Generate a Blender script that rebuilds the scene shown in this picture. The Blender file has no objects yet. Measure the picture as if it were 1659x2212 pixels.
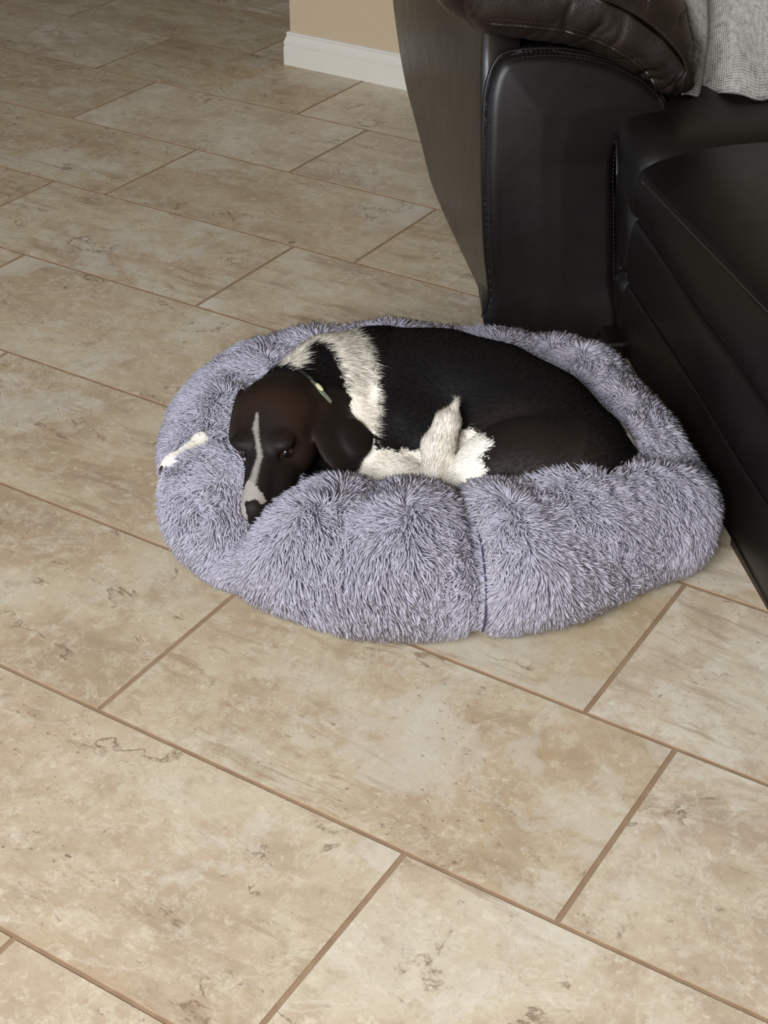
import bpy, math, random
import numpy as np
from mathutils import Vector, Matrix

scene = bpy.context.scene
COL = scene.collection
rng = np.random.default_rng(7)

# ------------------------------------------------------------------ camera
CAM_H = 1.20761
FPX = 3335.6
PIT, ROL = 0.587858, 0.00991590
Fv = np.array([0, math.cos(PIT), -math.sin(PIT)])
R0 = np.array([1.0, 0, 0]); U0 = np.cross(R0, Fv)
Rv = R0 * math.cos(ROL) + U0 * math.sin(ROL); Uv = np.cross(Rv, Fv)
cd = bpy.data.cameras.new('camera')
cam = bpy.data.objects.new('camera', cd); COL.objects.link(cam)
m = Matrix.Identity(4)
for i in range(3):
    m[i][0] = Rv[i]; m[i][1] = Uv[i]; m[i][2] = -Fv[i]
m[2][3] = CAM_H
cam.matrix_world = m
cd.sensor_fit = 'VERTICAL'; cd.sensor_height = 36.0; cd.sensor_width = 27.0
cd.lens = 36.0 * FPX / 2212.0
cd.clip_start = 0.05
scene.camera = cam

# ------------------------------------------------------------------ light
scene.view_settings.view_transform = 'Standard'
scene.view_settings.look = 'None'
scene.view_settings.gamma = 1.0
scene.view_settings.use_curve_mapping = False
scene.view_settings.exposure = 0.0
w = bpy.data.worlds.new('room_ambient'); scene.world = w; w.use_nodes = True
bg = w.node_tree.nodes['Background']
bg.inputs[0].default_value = (1.0, 0.88, 0.70, 1); bg.inputs[1].default_value = 0.085

def area(name, loc, target, sx, sy, power, color):
    l = bpy.data.lights.new(name, 'AREA'); l.shape = 'RECTANGLE'; l.size = sx; l.size_y = sy
    l.energy = power; l.color = color
    o = bpy.data.objects.new(name, l); COL.objects.link(o); o.location = loc
    d = Vector(target) - Vector(loc)
    o.rotation_euler = d.to_track_quat('-Z', 'Y').to_euler()
    return o
area('window_light', (-1.1, -1.5, 2.0), (0.0, 1.5, 0.0), 1.8, 1.4, 222, (0.98, 0.98, 1.0))
area('side_window_light', (-2.6, 0.7, 0.8), (0.0, 1.8, 0.0), 1.2, 1.0, 15, (0.40, 0.60, 1.0))

# ------------------------------------------------------------------ helpers
def link_mesh(name, me, mats, parent=None):
    o = bpy.data.objects.new(name, me); COL.objects.link(o)
    for mt in (mats if isinstance(mats, (list, tuple)) else [mats]): me.materials.append(mt)
    if parent is not None: o.parent = parent
    return o

def mesh_arrays(name, V, F, smooth=True, mat_idx=None, colors=None):
    """V (n,3); F list of arrays each (m,k) faces of the same size"""
    me = bpy.data.meshes.new(name)
    V = np.asarray(V, dtype=np.float32)
    me.vertices.add(len(V)); me.vertices.foreach_set('co', V.ravel())
    F = [np.asarray(f, dtype=np.int32) for f in F if len(f)]
    nl = sum(f.size for f in F); nf = sum(len(f) for f in F)
    me.loops.add(nl); me.loops.foreach_set('vertex_index', np.concatenate([f.ravel() for f in F]))
    me.polygons.add(nf)
    tot = np.concatenate([np.full(len(f), f.shape[1], dtype=np.int32) for f in F])
    st = np.concatenate([[0], np.cumsum(tot)[:-1]]).astype(np.int32)
    me.polygons.foreach_set('loop_start', st)
    me.polygons.foreach_set('use_smooth', np.full(nf, smooth, dtype=bool))
    if mat_idx is not None: me.polygons.foreach_set('material_index', np.asarray(mat_idx, dtype=np.int32))
    me.update(calc_edges=True)
    me.validate()
    if colors is not None:
        a = me.attributes.new('coat', 'FLOAT_COLOR', 'POINT')
        c = np.ones((len(V), 4), dtype=np.float32); c[:, :3] = colors
        a.data.foreach_set('color', c.ravel())
    return me

def empty(name, loc, label=None, cat=None):
    o = bpy.data.objects.new(name, None); COL.objects.link(o); o.location = loc
    o.empty_display_size = 0.05
    if label: o['label'] = label; o['category'] = cat
    return o

def grid_faces(nu, nv, closed_u=False, closed_v=False, off=0):
    """vertex index = i*nv + j"""
    I = np.arange(nu if closed_u else nu - 1); J = np.arange(nv if closed_v else nv - 1)
    i, j = np.meshgrid(I, J, indexing='ij'); i = i.ravel(); j = j.ravel()
    i2 = (i + 1) % nu; j2 = (j + 1) % nv
    return np.stack([i * nv + j, i2 * nv + j, i2 * nv + j2, i * nv + j2], 1) + off

def catmull(P, n, closed=True):
    P = np.asarray(P, float); m_ = len(P); out = []
    segs = m_ if closed else m_ - 1
    for k in range(n):
        t = k / n * segs if closed else k / (n - 1) * segs
        i = min(int(t), segs - 1); u = t - i
        g = lambda q: P[q % m_] if closed else P[min(max(q, 0), m_ - 1)]
        p0, p1, p2, p3 = g(i - 1), g(i), g(i + 1), g(i + 2)
        out.append(0.5 * ((2 * p1) + (-p0 + p2) * u + (2 * p0 - 5 * p1 + 4 * p2 - p3) * u * u + (-p0 + 3 * p1 - 3 * p2 + p3) * u ** 3))
    return np.array(out)

def tube_arrays(P, r, n=8, closed=False):
    P = np.asarray(P, float); k = len(P)
    r = np.broadcast_to(np.asarray(r, float), (k,))
    T = np.gradient(P, axis=0)
    if closed: T = np.roll(P, -1, 0) - np.roll(P, 1, 0)
    T /= np.linalg.norm(T, axis=1)[:, None] + 1e-12
    ref = np.array([0.13, 0.31, 0.94])
    A = np.cross(T, ref); A /= np.linalg.norm(A, axis=1)[:, None] + 1e-9
    B = np.cross(T, A)
    a = np.linspace(0, 2 * np.pi, n, endpoint=False)
    V = P[:, None] + r[:, None, None] * (np.cos(a)[None, :, None] * A[:, None] + np.sin(a)[None, :, None] * B[:, None])
    V = V.reshape(-1, 3); F = [grid_faces(k, n, closed, True)]
    if not closed:
        F.append(np.arange(n)[::-1][None]); F.append((np.arange(n) + (k - 1) * n)[None])
    return V, F

def join_arrays(parts):
    Vs = []; by = {}; off = 0
    for V, F in parts:
        Vs.append(V)
        for f in F:
            by.setdefault(f.shape[1], []).append(f + off)
        off += len(V)
    return np.concatenate(Vs), [np.concatenate(v) for v in by.values()]

def noise3(P, seed=0, octaves=1):
    """cheap smooth pseudo noise in [-1,1]"""
    r = np.random.default_rng(seed); out = np.zeros(len(P)); amp = 1; tot = 0
    Q = np.array(P, float)
    for o in range(octaves):
        s = np.zeros(len(P))
        for k in range(6):
            d = r.normal(size=3); d *= (0.7 + 0.6 * r.random()) / np.linalg.norm(d)
            s += np.sin(Q @ d * 2 ** o * 2.2 + r.random() * 6.28)
        out += amp * s / 3.2; tot += amp; amp *= .5
    return out / tot

def strands(P, N, G, L, wid, bend, segs=4, taper=1.6):
    """thin three-sided tapered fibres. P root, N first direction, G bend direction"""
    n = len(P)
    rr = rng.normal(size=(n, 3)); S = np.cross(N, rr); S /= np.linalg.norm(S, axis=1)[:, None] + 1e-9
    S2 = np.cross(N, S)
    V = np.zeros((n, segs * 3 + 1, 3), dtype=np.float32)
    for j in range(segs + 1):
        t = j / segs
        c = P + (L[:, None]) * (N * (t - 0.5 * bend[:, None] * t * t) + G * (bend[:, None] * t * t))
        if j == segs: V[:, -1] = c; break
        wj = wid * (1 - t ** taper * 0.85)
        for q in range(3):
            a = q * 2.0944
            V[:, j * 3 + q] = c + wj[:, None] * (math.cos(a) * S + math.sin(a) * S2)
    k = segs * 3 + 1
    base = (np.arange(n) * k)[:, None, None]
    quads = []
    for j in range(segs - 1):
        for q in range(3):
            q2 = (q + 1) % 3
            quads.append([j * 3 + q, j * 3 + q2, (j + 1) * 3 + q2, (j + 1) * 3 + q])
    tris = [[(segs - 1) * 3 + q, (segs - 1) * 3 + (q + 1) % 3, k - 1] for q in range(3)]
    Q = (base + np.array(quads)[None]).reshape(-1, 4); T = (base + np.array(tris)[None]).reshape(-1, 3)
    return V.reshape(-1, 3), [Q, T]

# ------------------------------------------------------------------ node helpers
def srgb(r, g, b):
    f = lambda c: ((c / 255) / 12.92) if c / 255 <= 0.04045 else (((c / 255) + 0.055) / 1.055) ** 2.4
    return (f(r), f(g), f(b), 1.0)

class NT:
    def __init__(s, name):
        s.m = bpy.data.materials.new(name); s.m.use_nodes = True
        s.t = s.m.node_tree; s.n = s.t.nodes; s.b = s.n['Principled BSDF']
    def new(s, typ, **kw):
        n = s.n.new(typ)
        for k, v in kw.items(): setattr(n, k, v)
        return n
    def link(s, a, b): s.t.links.new(a, b)
    def val(s, node, key, v):
        if hasattr(v, 'links'): s.link(v, node.inputs[key])
        else: node.inputs[key].default_value = v
    def noise(s, vec, scale, detail=4, rough=0.6, dist=0.0):
        n = s.new('ShaderNodeTexNoise'); n.inputs['Scale'].default_value = scale
        n.inputs['Detail'].default_value = detail; n.inputs['Roughness'].default_value = rough
        n.inputs['Distortion'].default_value = dist
        if vec is not None: s.link(vec, n.inputs['Vector'])
        return n.outputs['Fac']
    def ramp(s, fac, stops, interp='LINEAR'):
        r = s.new('ShaderNodeValToRGB'); s.link(fac, r.inputs[0]); cr = r.color_ramp; cr.interpolation = interp
        while len(cr.elements) < len(stops): cr.elements.new(0.5)
        for e, (p, c) in zip(cr.elements, stops):
            e.position = p; e.color = c if len(c) == 4 else (*c, 1)
        return r.outputs[0]
    def mix(s, fac, a, b, mode='MIX'):
        n = s.new('ShaderNodeMix'); n.data_type = 'RGBA'; n.blend_type = mode
        s.val(n, 0, fac); s.val(n, 6, a); s.val(n, 7, b)
        return n.outputs[2]
    def math(s, op, a, b=0.0):
        n = s.new('ShaderNodeMath', operation=op); s.val(n, 0, a); s.val(n, 1, b); return n.outputs[0]
    def vmath(s, op, a, b):
        n = s.new('ShaderNodeVectorMath', operation=op); s.val(n, 0, a); s.val(n, 1, b); return n.outputs[0]
    def bump(s, h, strength, dist=0.001):
        n = s.new('ShaderNodeBump'); n.inputs['Strength'].default_value = strength; n.inputs['Distance'].default_value = dist
        s.link(h, n.inputs['Height']); s.link(n.outputs[0], s.b.inputs['Normal'])
    def set(s, **kw):
        for k, v in kw.items(): s.val(s.b, k.replace('_', ' '), v)
        return s.m
B1 = lambda v: (v, v, v, 1)

def simple(name, col, rough=0.5, spec=0.5, bump=None):
    t = NT(name); t.set(Base_Color=col, Roughness=rough)
    t.b.inputs['Specular IOR Level'].default_value = spec
    if bump:
        tc = t.new('ShaderNodeTexCoord'); t.bump(t.noise(tc.outputs['Object'], bump[0], 3), bump[1], bump[2])
    return t.m

# ------------------------------------------------------------------ materials
YAW = 0.552557
def tile_material():
    t = NT('travertine_tile')
    tc = t.new('ShaderNodeTexCoord'); at_ = t.new('ShaderNodeAttribute', attribute_name='tile_shift')
    mp = t.new('ShaderNodeMapping'); mp.inputs['Rotation'].default_value = (0, 0, YAW)
    t.link(tc.outputs['Object'], mp.inputs['Vector'])
    v = t.vmath('ADD', mp.outputs[0], at_.outputs['Vector'])
    # warped coordinates, streaked along the tile's length
    wn = t.new('ShaderNodeTexNoise'); wn.inputs['Scale'].default_value = 3.0; wn.inputs['Detail'].default_value = 3
    t.link(v, wn.inputs['Vector'])
    wv = t.vmath('SCALE', t.vmath('SUBTRACT', wn.outputs['Color'], (0.5, 0.5, 0.5)), (0, 0, 0)); wv.node.inputs['Scale'].default_value = 0.12
    vw = t.vmath('ADD', v, wv)
    st = t.vmath('MULTIPLY', vw, (1.0, 1.9, 1.0))
    off = lambda a, b, c=0.0: t.vmath('ADD', v, (a, b, c))
    big = t.noise(st, 3.4, 12, 0.62, 0.15)
    base = t.ramp(big, [(0.34, srgb(176, 156, 127)), (0.46, srgb(196, 176, 144)), (0.56, srgb(206, 190, 158)), (0.68, srgb(210, 198, 172))])
    # warm tan clouds
    c2 = t.noise(t.vmath('ADD', vw, (7.1, 3.3, 0)), 4.6, 10, 0.66, 0.1)
    base = t.mix(t.ramp(c2, [(0.52, B1(0)), (0.68, B1(.5))]), base, srgb(192, 163, 127))
    # granular mottling, three sizes
    for sc_, o_, col_, lo_, hi_, am in ((17, (3, 1), srgb(178, 155, 124), .50, .64, .65), (24, (9, 4), srgb(222, 210, 184), .52, .66, .55), (62, (5, 8), srgb(230, 217, 186), .56, .66, .6), (70, (2, 6), srgb(158, 134, 106), .56, .70, .5), (190, (1, 3), srgb(170, 146, 116), .54, .70, .4)):
        n_ = t.noise(off(*o_), sc_, 7, 0.72, 0.05)
        base = t.mix(t.ramp(n_, [(lo_, B1(0)), (hi_, B1(am))]), base, col_)
    sp = t.noise(v, 62.0, 5, 0.7, 0.1)
    # pale clouds with broken rims
    cl = t.noise(vw, 3.6, 14, 0.70, 0.35)
    clm = t.ramp(cl, [(0.54, B1(0)), (0.58, B1(.42)), (0.68, B1(.62))])
    base = t.mix(clm, base, srgb(220, 213, 196))
    # pale thread-like rims
    rm = t.noise(t.vmath('ADD', vw, (4.0, 2.0, 0)), 6.5, 10, 0.68, 0.5)
    base = t.mix(t.ramp(rm, [(0.485, B1(0)), (0.50, B1(.38)), (0.515, B1(0))]), base, srgb(226, 218, 198))
    # thin streaks along the length, strong on some tiles only
    s3 = t.noise(t.vmath('MULTIPLY', vw, (1.0, 8.0, 1.0)), 6.0, 10, 0.68, 0.3)
    msk = t.ramp(t.noise(v, 1.9, 3), [(0.49, B1(0)), (0.60, B1(.8))])
    base = t.mix(t.math('MULTIPLY', t.ramp(s3, [(0.53, B1(0)), (0.63, B1(1))]), msk), base, srgb(168, 144, 114))
    # rusty and dark veins
    vn = t.noise(t.vmath('MULTIPLY', vw, (1, 1.8, 1)), 2.8, 9, 0.62, 0.5)
    vein = t.ramp(vn, [(0.490, B1(0)), (0.5, B1(1)), (0.510, B1(0))])
    gate = t.ramp(t.noise(off(1.0, 5.0), 11.0, 5, 0.7), [(0.52, B1(0)), (0.60, B1(.85))])
    base = t.mix(t.math('MULTIPLY', vein, gate), base, srgb(124, 98, 74))
    # small dark pits in fields
    pn = t.noise(t.vmath('MULTIPLY', v, (1, 1.5, 1)), 95.0, 4, 0.65, 0.1)
    pg = t.ramp(t.noise(off(11.0, 2.0), 3.6, 6, 0.6), [(0.50, B1(0)), (0.62, B1(1))])
    base = t.mix(t.math('MULTIPLY', t.ramp(pn, [(0.62, B1(0)), (0.68, B1(.85))]), pg), base, srgb(122, 102, 86))
    hs = t.new('ShaderNodeHueSaturation'); t.link(base, hs.inputs['Color'])
    sep = t.new('ShaderNodeSeparateXYZ'); t.link(at_.outputs['Vector'], sep.inputs[0])
    fr = t.math('FRACT', t.math('MULTIPLY', sep.outputs[2], 7.3))
    t.link(t.math('ADD', t.math('MULTIPLY', fr, 0.14), 0.88), hs.inputs['Value'])
    t.link(t.math('ADD', t.math('MULTIPLY', fr, -0.2), 1.02), hs.inputs['Saturation'])
    h = t.math('ADD', t.math('MULTIPLY', sp, 0.4), t.math('MULTIPLY', big, 0.6))
    t.bump(h, 0.25, 0.002)
    t.b.inputs['Specular IOR Level'].default_value = 0.4
    t.link(hs.outputs[0], t.b.inputs['Base Color'])
    t.link(t.ramp(cl, [(0.3, B1(.38)), (0.7, B1(.5))]), t.b.inputs['Roughness'])
    return t.m
M_tile = tile_material()
def grout_material():
    t = NT('tan_grout'); tc = t.new('ShaderNodeTexCoord')
    n = t.noise(tc.outputs['Object'], 30, 4)
    t.link(t.ramp(n, [(0.3, srgb(142, 116, 90)), (0.7, srgb(160, 135, 107))]), t.b.inputs['Base Color'])
    t.set(Roughness=0.85); t.bump(t.noise(tc.outputs['Object'], 600, 2), 0.3, 0.0005); return t.m
M_grout = grout_material()
M_wall = simple('beige_wall_paint', srgb(186, 168, 140), 0.85, 0.2, (160, 0.25, 0.0015))
M_white = simple('white_trim_paint', srgb(208, 204, 192), 0.5, 0.4)

def leather_material(name, ca, cb, rough, coarse=0.0, spec=0.5):
    t = NT(name); tc = t.new('ShaderNodeTexCoord'); o = tc.outputs['Object']
    t.link(t.ramp(t.noise(o, 7, 4), [(0.35, ca), (0.65, cb)]), t.b.inputs['Base Color'])
    gr = t.noise(o, 520, 3, 0.6); ml = t.noise(o, 14, 3, 0.5, 0.3)
    h = t.math('ADD', t.math('MULTIPLY', gr, 0.25), t.math('MULTIPLY', ml, coarse))
    t.bump(h, 0.6, 0.0012 if coarse == 0 else 0.004)
    t.link(t.math('ADD', t.math('MULTIPLY', t.noise(o, 25, 3), 0.14), rough - 0.07), t.b.inputs['Roughness'])
    t.b.inputs['Specular IOR Level'].default_value = spec
    return t.m
M_leather = leather_material('dark_brown_leather', (0.0048, 0.0038, 0.0032, 1), (0.0068, 0.0052, 0.0040, 1), 0.40, spec=0.36)
M_side = leather_material('lit_side_leather', (0.011, 0.0090, 0.0068, 1), (0.014, 0.0112, 0.0084, 1), 0.36, spec=0.8)  # same leather, paler and glossier: light reflected off the floor put into its colour
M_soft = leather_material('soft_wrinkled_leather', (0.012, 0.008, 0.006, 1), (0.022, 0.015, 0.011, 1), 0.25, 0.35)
M_thread = simple('stitch_thread', (0.032, 0.020, 0.016, 1), 0.6)
M_wood = simple('dark_wood_runner', (0.030, 0.013, 0.007, 1), 0.5)
def blanket_material():
    t = NT('grey_woven_fabric'); tc = t.new('ShaderNodeTexCoord'); uv = tc.outputs['UV']
    wv = t.new('ShaderNodeTexWave'); wv.wave_type = 'BANDS'; wv.bands_direction = 'X'; wv.inputs['Scale'].default_value = 185; wv.inputs['Distortion'].default_value = 3; wv.inputs['Detail'].default_value = 2; wv.inputs['Detail Scale'].default_value = 3
    w2 = t.new('ShaderNodeTexWave'); w2.wave_type = 'BANDS'; w2.bands_direction = 'Y'; w2.inputs['Scale'].default_value = 185; w2.inputs['Distortion'].default_value = 3; w2.inputs['Detail'].default_value = 2; w2.inputs['Detail Scale'].default_value = 3
    t.link(uv, wv.inputs[0]); t.link(uv, w2.inputs[0])
    mm = t.math('MULTIPLY', wv.outputs['Fac'], w2.outputs['Fac'])
    mm = t.math('ADD', mm, t.math('MULTIPLY', t.noise(uv, 160, 3), 0.8))
    t.link(t.ramp(mm, [(0.25, srgb(96, 94, 93)), (0.5, srgb(152, 149, 144)), (0.95, srgb(206, 202, 194))]), t.b.inputs['Base Color'])
    t.set(Roughness=0.95); t.bump(mm, 0.6, 0.002)
    t.b.inputs['Specular IOR Level'].default_value = 0.1
    return t.m
M_blanket = blanket_material()
def plush_material():
    t = NT('lavender_grey_plush'); a = t.new('ShaderNodeAttribute', attribute_name='coat')
    t.link(a.outputs['Color'], t.b.inputs['Base Color']); t.set(Roughness=0.75)
    t.b.inputs['Specular IOR Level'].default_value = 0.25
    t.b.inputs['Sheen Weight'].default_value = 0.15
    return t.m
M_plush = plush_material()
def coat_material():
    t = NT('dog_coat'); a = t.new('ShaderNodeAttribute', attribute_name='coat')
    t.link(a.outputs['Color'], t.b.inputs['Base Color']); t.set(Roughness=0.6)
    t.b.inputs['Specular IOR Level'].default_value = 0.2
    return t.m
M_coat = coat_material()
M_nose = simple('dog_nose_skin', (0.012, 0.011, 0.011, 1), 0.38, 0.5, (500, 0.6, 0.001))
M_claw = simple('dark_claw', (0.03, 0.022, 0.018, 1), 0.3)
M_collar = simple('grey_green_collar_webbing', srgb(120, 128, 108), 0.6)
M_tag = simple('cream_collar_slider', srgb(206, 200, 160), 0.4)

# ================================================================== THE SETTING
# ---- floor: brick-laid travertine tiles on grout, one structure
S = 0.305; V0 = 10.2868394
a_dir = np.array([math.cos(YAW), -math.sin(YAW)]); n_dir = np.array([math.sin(YAW), math.cos(YAW)])
joints = {-1: -7.685, 0: -6.53, 1: -5.905, 2: -4.725, 3: -5.166, 4: -6.482, 5: -1.721, 6: -3.319, 7: -1.925, 8: -2.807}
TL = 1.978
def build_floor():
    r = np.random.default_rng(3)
    V = []; Q = []; midx = []; shift = []
    g = 0.0024; bw = 0.0009
    V += [(-4, -1.0, -0.0010), (4, -1.0, -0.0010), (4, 8, -0.0010), (-4, 8, -0.0010)]
    Q.append((0, 1, 2, 3)); midx.append(1); shift += [(0, 0, 0)] * 4
    for k in range(-16, 14):
        v1 = (V0 - k) * S; v0 = v1 - S
        j0 = joints.get(k, r.random() * TL)
        u0 = j0 - TL * math.ceil((j0 + 16) / TL)
        while u0 < 16:
            ua = u0 * S; ub = (u0 + TL) * S; u0 += TL
            cu = (ua + ub) / 2; cv = (v0 + v1) / 2
            c = a_dir * cu + n_dir * cv
            if not (-3.6 < c[0] < 3.6 and -0.7 < c[1] < 7.6): continue
            b = len(V)
            jit = r.normal(0, 0.0003, 4)
            for ins, z in ((g, -0.0012), (g + bw, 0.0)):
                for du, dv in ((ua + ins, v0 + ins), (ub - ins, v0 + ins), (ub - ins, v1 - ins), (ua + ins, v1 - ins)):
                    p = a_dir * du + n_dir * dv; V.append((p[0], p[1], z))
            sh = (r.random() * 40, r.random() * 40, r.random() * 10)
            shift += [sh] * 8
            Q.append((b + 4, b + 5, b + 6, b + 7)); midx.append(0)
            for q in range(4):
                Q.append((b + q, b + (q + 1) % 4, b + 4 + (q + 1) % 4, b + 4 + q)); midx.append(1)
    me = mesh_arrays('floor', V, [np.array(Q)], smooth=False, mat_idx=midx)
    at_ = me.attributes.new('tile_shift', 'FLOAT_VECTOR', 'POINT'); at_.data.foreach_set('vector', np.array(shift, dtype=np.float32).ravel())
    o = link_mesh('floor', me, [M_tile, M_grout]); o['kind'] = 'structure'
build_floor()

# ---- wall corner with moulded baseboard
W0 = np.array([-0.243, 3.822]); wd = a_dir; wn = n_dir      # wall face runs along wd, its end face runs back along wn
def prism(name, poly, z0, z1, mat, kind='structure'):
    n = len(poly)
    V = [(p[0], p[1], z0) for p in poly] + [(p[0], p[1], z1) for p in poly]
    F4 = [(i, (i + 1) % n, n + (i + 1) % n, n + i) for i in range(n)]
    me = mesh_arrays(name, V, [np.array(F4), np.array([list(range(n))[::-1]]), np.array([list(range(n, 2 * n))])], smooth=False)
    o = link_mesh(name, me, mat); o['kind'] = kind; return o
prism('wall_back', [W0, W0 + wd * 3.2, W0 + wd * 3.2 + wn * 2.4, W0 + wn * 2.4], 0.0, 2.6, M_wall)
# profile (outward offset, height)
prof = [(0.000, 0.0), (0.0125, 0.0), (0.0125, 0.044), (0.0105, 0.047), (0.0115, 0.050), (0.0118, 0.058), (0.0085, 0.066), (0.006, 0.073), (0.0075, 0.077), (0.005, 0.081), (0.0, 0.082)]
def baseboard(name, path, outs):
    k = len(prof); V = []
    for p, o_ in zip(path, outs):
        for d, z in prof: V.append((*(p + o_ * d), z))
    F = [grid_faces(len(path), k)]
    me = mesh_arrays(name, V, F + [np.array([list(range(k))]), np.array([[(len(path) - 1) * k + i for i in range(k)][::-1]])], smooth=False)
    o = link_mesh(name, me, M_white); o['kind'] = 'structure'
baseboard('baseboard_back', [W0 + wn * 2.4, W0, W0 + wd * 3.2], [-wd, -wd - wn, -wn])

# ================================================================== SOFA
SO = np.array([0.185, 2.36, 0.0]); sv = np.array([0.99, 0.145, 0]); sv /= np.linalg.norm(sv); bv = np.array([-sv[1], sv[0], 0]); zv = np.array([0, 0, 1.0])
def sw(P):   # sofa-local (s, b, z) -> world offset from the sofa's empty
    P = np.asarray(P, float); return P[..., 0:1] * sv + P[..., 1:2] * bv + P[..., 2:3] * zv
sofa = empty('sofa', tuple(SO), 'large dark brown leather reclining sofa with a padded arm behind the dog bed', 'sofa')

def sofa_mesh(name, V, F, mat=None, smooth=True, sub=0):
    me = mesh_arrays(name, sw(V), F, smooth=smooth)
    o = link_mesh(name, me, mat or M_leather, sofa)
    if sub:
        md = o.modifiers.new('round', 'SUBSURF'); md.levels = sub; md.render_levels = sub
    return o

def pad_from_outline(outline, b0, depth, n=160, rings=7, puff=0.02, edge=0.012):
    """a padded panel in the s-z plane: outline closed curve, front face domed towards -b"""
    O_ = catmull(outline, n)
    c = O_.mean(0)
    # distance-to-outline dome on a concentric shrink
    V = []; 
    back = np.column_stack([O_[:, 0], np.full(n, b0 + depth), O_[:, 1]]); V.append(back)
    ks = np.linspace(0, 1, rings)
    for k in ks:   # rounded edge then dome
        sh = k
        inner = c + (O_ - c) * (1 - sh * 0.97)
        dd = np.linalg.norm(inner - O_, axis=1)
        h = edge * np.sqrt(np.clip(1 - (1 - np.clip(dd / edge, 0, 1)) ** 2, 0, 1)) + puff * np.sin(np.clip(sh, 0, 1) * np.pi / 2) ** 0.8
        V.append(np.column_stack([inner[:, 0], b0 - h, inner[:, 1]]))
    V = np.concatenate(V); R_ = rings + 1
    F = [grid_faces(R_, n, False, True), (np.arange(n) + rings * n)[None], np.arange(n)[::-1][None]]
    return V, F

def close_sheet(A, Bk, nu, nv):
    n = nu * nv; V = np.concatenate([A, Bk]); F = [grid_faces(nu, nv), grid_faces(nu, nv)[:, ::-1] + n]
    side = []
    ring = [i * nv for i in range(nu)] + [(nu - 1) * nv + j for j in range(1, nv)] + [i * nv + nv - 1 for i in range(nu - 2, -1, -1)] + [j for j in range(nv - 2, 0, -1)]
    for a, b in zip(ring, ring[1:] + ring[:1]): side.append((a, a + n, b + n, b))
    F.append(np.array(side)); return V, F
# arm front panel
front_outline = [(-0.003, -0.0), (-0.010, 0.08), (-0.021, 0.16), (-0.028, 0.26), (-0.029, 0.34), (-0.026, 0.41), (-0.012, 0.452), (0.012, 0.468), (0.073, 0.471), (0.125, 0.465), (0.175, 0.451), (0.225, 0.427), (0.258, 0.397), (0.267, 0.372), (0.258, 0.357), (0.232, 0.350), (0.205, 0.342), (0.189, 0.325), (0.184, 0.285), (0.186, 0.22), (0.190, 0.12), (0.192, 0.0)]
def crease_noise(V, amp, sc, seed):
    return noise3(V * sc, seed, 2) * amp
def scan_panel(outline, zlo, b_fn, depth, nz=120, ns=70, edge=0.018):
    O_ = catmull(outline, 600); L_ = np.concatenate([O_, O_[:1]])
    zmax = O_[:, 1].max() - 0.0006; t_ = np.linspace(0, 1, nz); zs = zlo + (zmax - zlo) * (1 - (1 - t_) ** 1.6)
    rows = []
    for z in zs:
        a, b = L_[:-1], L_[1:]; m_ = (a[:, 1] > z) != (b[:, 1] > z)
        xs = a[m_, 0] + (z - a[m_, 1]) / (b[m_, 1] - a[m_, 1]) * (b[m_, 0] - a[m_, 0])
        u = 0.5 - 0.5 * np.cos(np.linspace(0, np.pi, ns)); x = xs.min() + (xs.max() - xs.min()) * u
        rows.append(np.column_stack([x, np.full(ns, z)]))
    G_ = np.concatenate(rows); keepO = O_[O_[:, 1] > zlo + 0.01]
    dist = np.min(np.linalg.norm(G_[:, None] - keepO[None, ::3], axis=2), axis=1)
    q = np.clip(dist / edge, 0, 1); h = edge * np.sqrt(1 - (1 - q) ** 2) + 0.010 * np.clip(dist / 0.09, 0, 1) ** 0.8
    Fr = np.column_stack([G_[:, 0], b_fn(G_) - h, G_[:, 1]]); Bk = Fr.copy(); Bk[:, 1] = depth; Bk[:, 0] = 0.09 + (Bk[:, 0] - 0.09) * 0.84
    return close_sheet(Fr, Bk, nz, ns)
lean = lambda z: 0.042 * np.clip((z - 0.14) / 0.33, 0, 1) ** 2
V, F = scan_panel(front_outline, 0.012, lambda G_: 0.010 + lean(G_[:, 1]) - 0.052 * np.clip(G_[:, 0] / 0.19, 0, 1) * np.clip(1 - G_[:, 1] / 0.30, 0, 1), 0.14)
arm_front = sofa_mesh('arm_front_panel', V, F)
# piping seams round the front panel
O_ = catmull(front_outline, 300)
sel = O_[(O_[:, 1] > 0.03)]
i0 = np.argmin(np.abs(O_[:150, 1] - 0.03)); seam = np.array([p for p in O_[i0:290] if p[1] > 0.02])
cc = O_.mean(0)
tv1, tf1 = tube_arrays(np.column_stack([seam[:, 0], 0.010 + lean(seam[:, 1]) - 0.052 * np.clip(seam[:, 0] / 0.19, 0, 1) * np.clip(1 - seam[:, 1] / 0.30, 0, 1), seam[:, 1]]), 0.0036, 8)
sofa_mesh('front_panel_piping', tv1, tf1)
sm = cc + (seam - cc) * 0.965
def stitches(path, r, dash=0.0045, gap=0.0022):
    L_ = np.concatenate([[0], np.cumsum(np.linalg.norm(np.diff(path, axis=0), axis=1))])
    parts = []; t = 0
    while t + dash < L_[-1]:
        q = np.array([[np.interp(t + dash * u, L_, path[:, k]) for k in range(3)] for u in (0, .25, .5, .75, 1)])
        q0 = q; parts.append(tube_arrays(q0, [r * .3, r, r, r, r * .3], 5)); t += dash + gap
    return join_arrays(parts)
tv, tf = stitches(np.column_stack([sm[:, 0], 0.010 + lean(sm[:, 1]) - 0.052 * np.clip(sm[:, 0] / 0.19, 0, 1) * np.clip(1 - sm[:, 1] / 0.30, 0, 1) - 0.0168, sm[:, 1]]), 0.0006)
sofa_mesh('front_panel_stitching', tv, tf, M_thread)

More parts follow.
